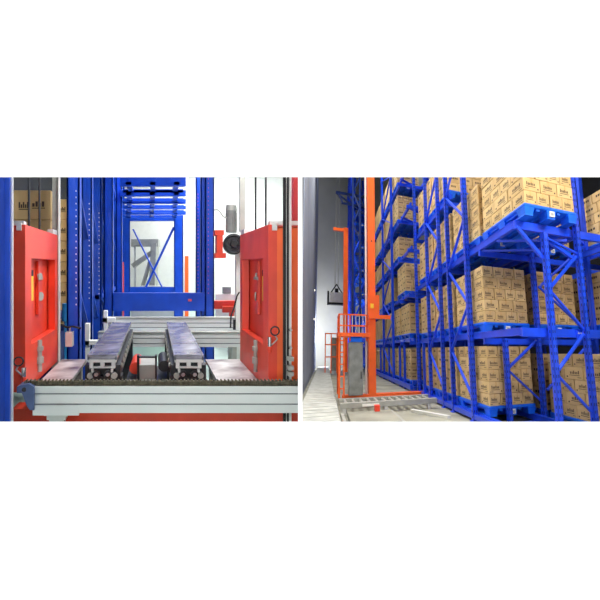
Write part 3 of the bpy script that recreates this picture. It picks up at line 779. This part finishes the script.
# grey gantry in front of the back wall
t=thing('steel_gantry',L(lu(145,13.6),13.6,FL),'grey angled steel gantry seen through the crossed braces','gantry')
Y=13.6
for a_,b_,wd in (((132,243),(159,243),.16),((155,243),(153,292),.18),((156,250),(133,266),.14),((150,262),(141,292),.10)):
    MB(L).bar(L(lu(a_[0],Y),Y,lw(a_[1],Y)),L(lu(b_[0],Y),Y,lw(b_[1],Y)),wd,wd*1.5 if wd>.15 else wd).build('member','steel',t)
MB(L).box(lu(134,Y),lu(136,Y),Y,Y+.1,FL,lw(243,Y)).build('column','steel_l',t)
b=Lmb(); b.box(lu(131,12.8),lu(186,12.8),12.8,13.1,FL,lw(290,12.8)); b.box(lu(140,12.8),lu(165,12.8),12.75,13.1,lw(290,12.8),lw(286,12.8))
tag(b.build('machine_bench','steel_l'),'low pale machine bench behind the farthest portal frame','machine')

# ------------------------------------------------------------------ left-hall cartons
gl='large brown cartons in the left hall'
def lcarton(x0,x1,Y,y0,y1,dep,lab):
    u0,u1=lu(x0,Y),lu(x1,Y); w0,w1=lw(y1,Y),lw(y0,Y)
    t=thing('carton',L((u0+u1)/2,Y+dep/2,w0),lab,'box',gl)
    b=Lmb(); b.box(u0,u1,Y,Y+dep,w0+.004,w1-.004,0,ch=.008); b.build('box_body','carton2',t)
    b=Lmb(); W_=u1-u0; H_=w1-w0; e=Y-.002
    def q(a,b_,c,d): b.face([L(u0+W_*a,e,w0+H_*c),L(u0+W_*b_,e,w0+H_*c),L(u0+W_*b_,e,w0+H_*d),L(u0+W_*a,e,w0+H_*d)])
    for i in range(5): q(.14+i*.055,.18+i*.055,.40,.52 if i%2 else .60)
    q(.14,.40,.34,.37)
    for i in range(4): q(.50+i*.085,.565+i*.085,.44,.62 if i%2 else .56)
    q(.50,.84,.38,.41)
    b.build('printing','ink',t,label='black printed marks')
    return t
Y=5.5; hh=30; names=['topmost','second','third','fourth','fifth']
for i in range(5): lcarton(13.5,51,Y,190+i*hh*1.0,190+(i+1)*hh,.5,'large brown carton behind the left red carriage, %s of its stack'%names[i])
for i in range(6):
    y0=199+i*21; lcarton(53.5,68,6.4,y0,y0+21,.45,'brown carton between grey rail and blue post, %s of its stack'%(names+['sixth'])[i])
pl=Lmb(); pl.box(-2.2,lu(52,5.5),5.45,6.3,FL,lw(340,5.5)); pl.box(lu(53,6.4),lu(68.5,6.4),6.35,6.9,FL,lw(325,6.4)); tag(pl.build('carton_platform','navy'),'dark platform carrying the carton stacks behind the left carriage','platform')
b=Lmb(); b.tube(L(lu(65,5.4),5.5,lw(322,5.4)),L(lu(65,5.4),5.5,lw(304,5.4)),.055,n=16); b.tube(L(lu(65,5.4),5.5,FL),L(lu(65,5.4),5.5,lw(322,5.4)),.03,n=10)
tag(b.build('air_filter','bin'),'sky blue canister beside the first blue tunnel post','canister')
t=thing('sensor_box',L(lu(70,4.8),4.8,lw(348,4.8)),'small pale sensor box with cable mounted on the first tunnel post','sensor')
b=Lmb(); b.box(lu(66,4.9),lu(73,4.9),4.86,4.96,lw(346,4.9),lw(332,4.9)); b.build('housing','steel_l',t)
b=Lmb(); b.path([L(lu(60,4.85),4.9,lw(325,4.85)),L(lu(66,4.85),4.9,lw(328,4.85)),L(lu(72,4.85),4.9,lw(327,4.85)),L(lu(80,4.85),4.9,lw(329,4.85))],.012); b.build('cable','black',t)
b=Lmb(); b.box(lu(69,4.9),lu(70,4.9),4.9,4.94,lw(332,4.9),lw(327,4.9)); b.build('stalk','steel',t)

# ------------------------------------------------------------------ motor, wheel, bracket, right white wall things
Y=6.2
t=thing('gear_motor',L(lu(228,Y),Y,lw(258,Y)),'grey electric gear motor with dark wheel on a red bracket','motor')
b=Lmb(); cx=lu(232.5,Y); b.tube(L(cx,Y+.1,lw(232,Y)),L(cx,Y+.1,lw(210,Y)),.082,n=20)
for q in range(10):
    a_=2*math.pi*q/10; b.box(cx+math.cos(a_)*.08-.006,cx+math.cos(a_)*.08+.006,Y+.1+math.sin(a_)*.08-.006,Y+.1+math.sin(a_)*.08+.006,lw(230,Y),lw(212,Y))
b.build('motor_body','cabinet',t)
b=Lmb(); b.tube(L(cx,Y+.1,lw(210,Y)),L(cx,Y+.1,lw(204.5,Y)),.088,.078,n=20); b.build('motor_cap','steel',t)
b=Lmb(); c0=L(lu(234,Y),Y+.0,lw(244,Y)); b.tube(c0,c0+Vector((-.05,.22,0)),.155,n=28,mi=0); b.tube(c0+Vector((.012,-.05,0)),c0,.05,.06,n=16); b.ring(c0+Vector((0,-.004,0)),Vector((-.2,1,0)),.13,.018,n=28)
for q in range(6):
    a_=q*math.pi/3; b.bar(c0+Vector((math.cos(a_)*.05,-.01,math.sin(a_)*.05)),c0+Vector((math.cos(a_)*.13,-.01,math.sin(a_)*.13)),.02,.02)
b.build('wheel','dark',t)
b=Lmb(); b.box(lu(215,Y),lu(224,Y),Y,Y+.2,lw(235,Y),lw(230,Y)); b.box(lu(217,Y),lu(223,Y),Y+.01,Y+.19,lw(253,Y),lw(235,Y)); b.box(lu(215.5,Y),lu(226,Y),Y,Y+.2,lw(258,Y),lw(253,Y)); b.build('bracket','red',t)
b=Lmb(); b.path([L(lu(x_,Y),Y+.05,lw(y_,Y)) for x_,y_ in ((215,209.5),(218,209),(221,212),(224,216.5),(228,217.5))],.012); b.build('cable','steel',t)
# column that carries it, hidden behind the wheel
b=Lmb(); b.box(lu(236,Y+.25),lu(240.5,Y+.25),Y+.25,Y+.35,FL,lw(240,Y+.25)); tag(b.build('support_column','offwhite'),'pale column under the dark motor wheel','column')
b=Lmb(); b.box(lu(212,8.0),lu(300,8.0),8.0,8.15,lw(309,8.0),lw(301,8.0)); b.box(lu(222,8.0),lu(240,8.0),7.9,8.0,lw(312,8.0),lw(306,8.0)); b.box(lu(230,8.0),lu(234,8.0),8.02,8.12,FL,lw(309,8.0)); b.box(lu(280,8.0),lu(284,8.0),8.02,8.12,FL,lw(309,8.0))
tag(b.build('red_beam','red'),'thin red horizontal beam in front of the white wall','beam')
b=Lmb(); b.box(lu(216,8.4),lu(300,8.4),8.4,8.5,FL,lw(294,8.4)); tag(b.build('low_panel','offwhite'),'low white panel behind the thin red beam','panel')
b=Lmb(); b.box(lu(223,8.4),lu(231,8.4),8.38,8.5,lw(293.6,8.4),lw(287,8.4)); tag(b.build('junction_box','cabinet'),'small grey box standing on the low white panel','box')
t=thing('hanging_cable',L(lu(238,5.2),5.2,lw(330,5.2)),'dark cable loop hanging at the right end of the rear beams','cable')
b=Lmb(); b.path([L(lu(x_,5.2),5.2,lw(y_,5.2)) for x_,y_ in ((239.5,292),(237,296),(235.5,302),(234,308),(231,316),(230.5,328))],.010); b.build('cable','dark',t)

# ------------------------------------------------------------------ lights
def area(name,loc,tgt,sx,sy,e,col):
    l=bpy.data.lights.new(name,'AREA'); l.shape='RECTANGLE'; l.size=sx; l.size_y=sy; l.energy=e; l.color=col
    o=bpy.data.objects.new(name,l); C.objects.link(o); o.location=loc
    o.rotation_euler=(Vector(tgt)-Vector(loc)).to_track_quat('-Z','Y').to_euler(); return o
area('hall_light_left',(-1.8,11,5.2),(-1.8,11.6,0),3,7,800,(1,.99,.97))
area('back_wall_fill_left',(-3.4,13.9,5.1),(-3.4,15.2,1.2),4,.8,95,(1,1,1))  # added fill that brightens the back wall, no lamp known there
area('hall_light_left_front',(-.25,3.6,4.5),(-2.2,4.6,.9),.4,1.6,200,(1,.99,.97))
# right hall
area('aisle_light',R(-1.6,3.5,6.0),R(.3,1.5,-1.2),2.5,5,760,(1,.96,.87))
area('aisle_light_far',R(-1.3,11,8.0),R(.2,10,0),2.0,7,900,(1,.96,.87))
area('rack_light',tuple(Vector((3.6,D+.45,4.6))),R(.9,1.0,-1.4),2.5,.8,200,(1,.93,.82))
area('end_wall_light',R(-2.6,21.0,-.6),R(-2.7,26.4,-1.0),1.4,1.4,330,(1,1,.93))
area('end_wall_top_fill',R(-2.0,20.0,9.5),R(-2.5,26.4,3.0),2,2,45,(.95,.98,1))  # added ambient for the upper end wall, not a fitted lamp
w=bpy.data.worlds.new('white_fill'); w.use_nodes=True; bpy.context.scene.world=w  # even white light added to keep the border white, not a sky
w.node_tree.nodes['Background'].inputs[0].default_value=(1,1,1,1); w.node_tree.nodes['Background'].inputs[1].default_value=1.35

# ------------------------------------------------------------------ camera
cd=bpy.data.cameras.new('camera'); cam=bpy.data.objects.new('camera',cd); C.objects.link(cam)
cam.location=CAM; cam.rotation_euler=(math.pi/2,0,0); cd.sensor_width=36; cd.sensor_fit='HORIZONTAL'; cd.lens=36*F/600
cd.shift_y=(HZ-300)/600; cd.clip_end=200
sc=bpy.context.scene; sc.camera=cam
sc.view_settings.view_transform='Standard'; sc.view_settings.look='None'; sc.view_settings.exposure=0; sc.view_settings.gamma=1
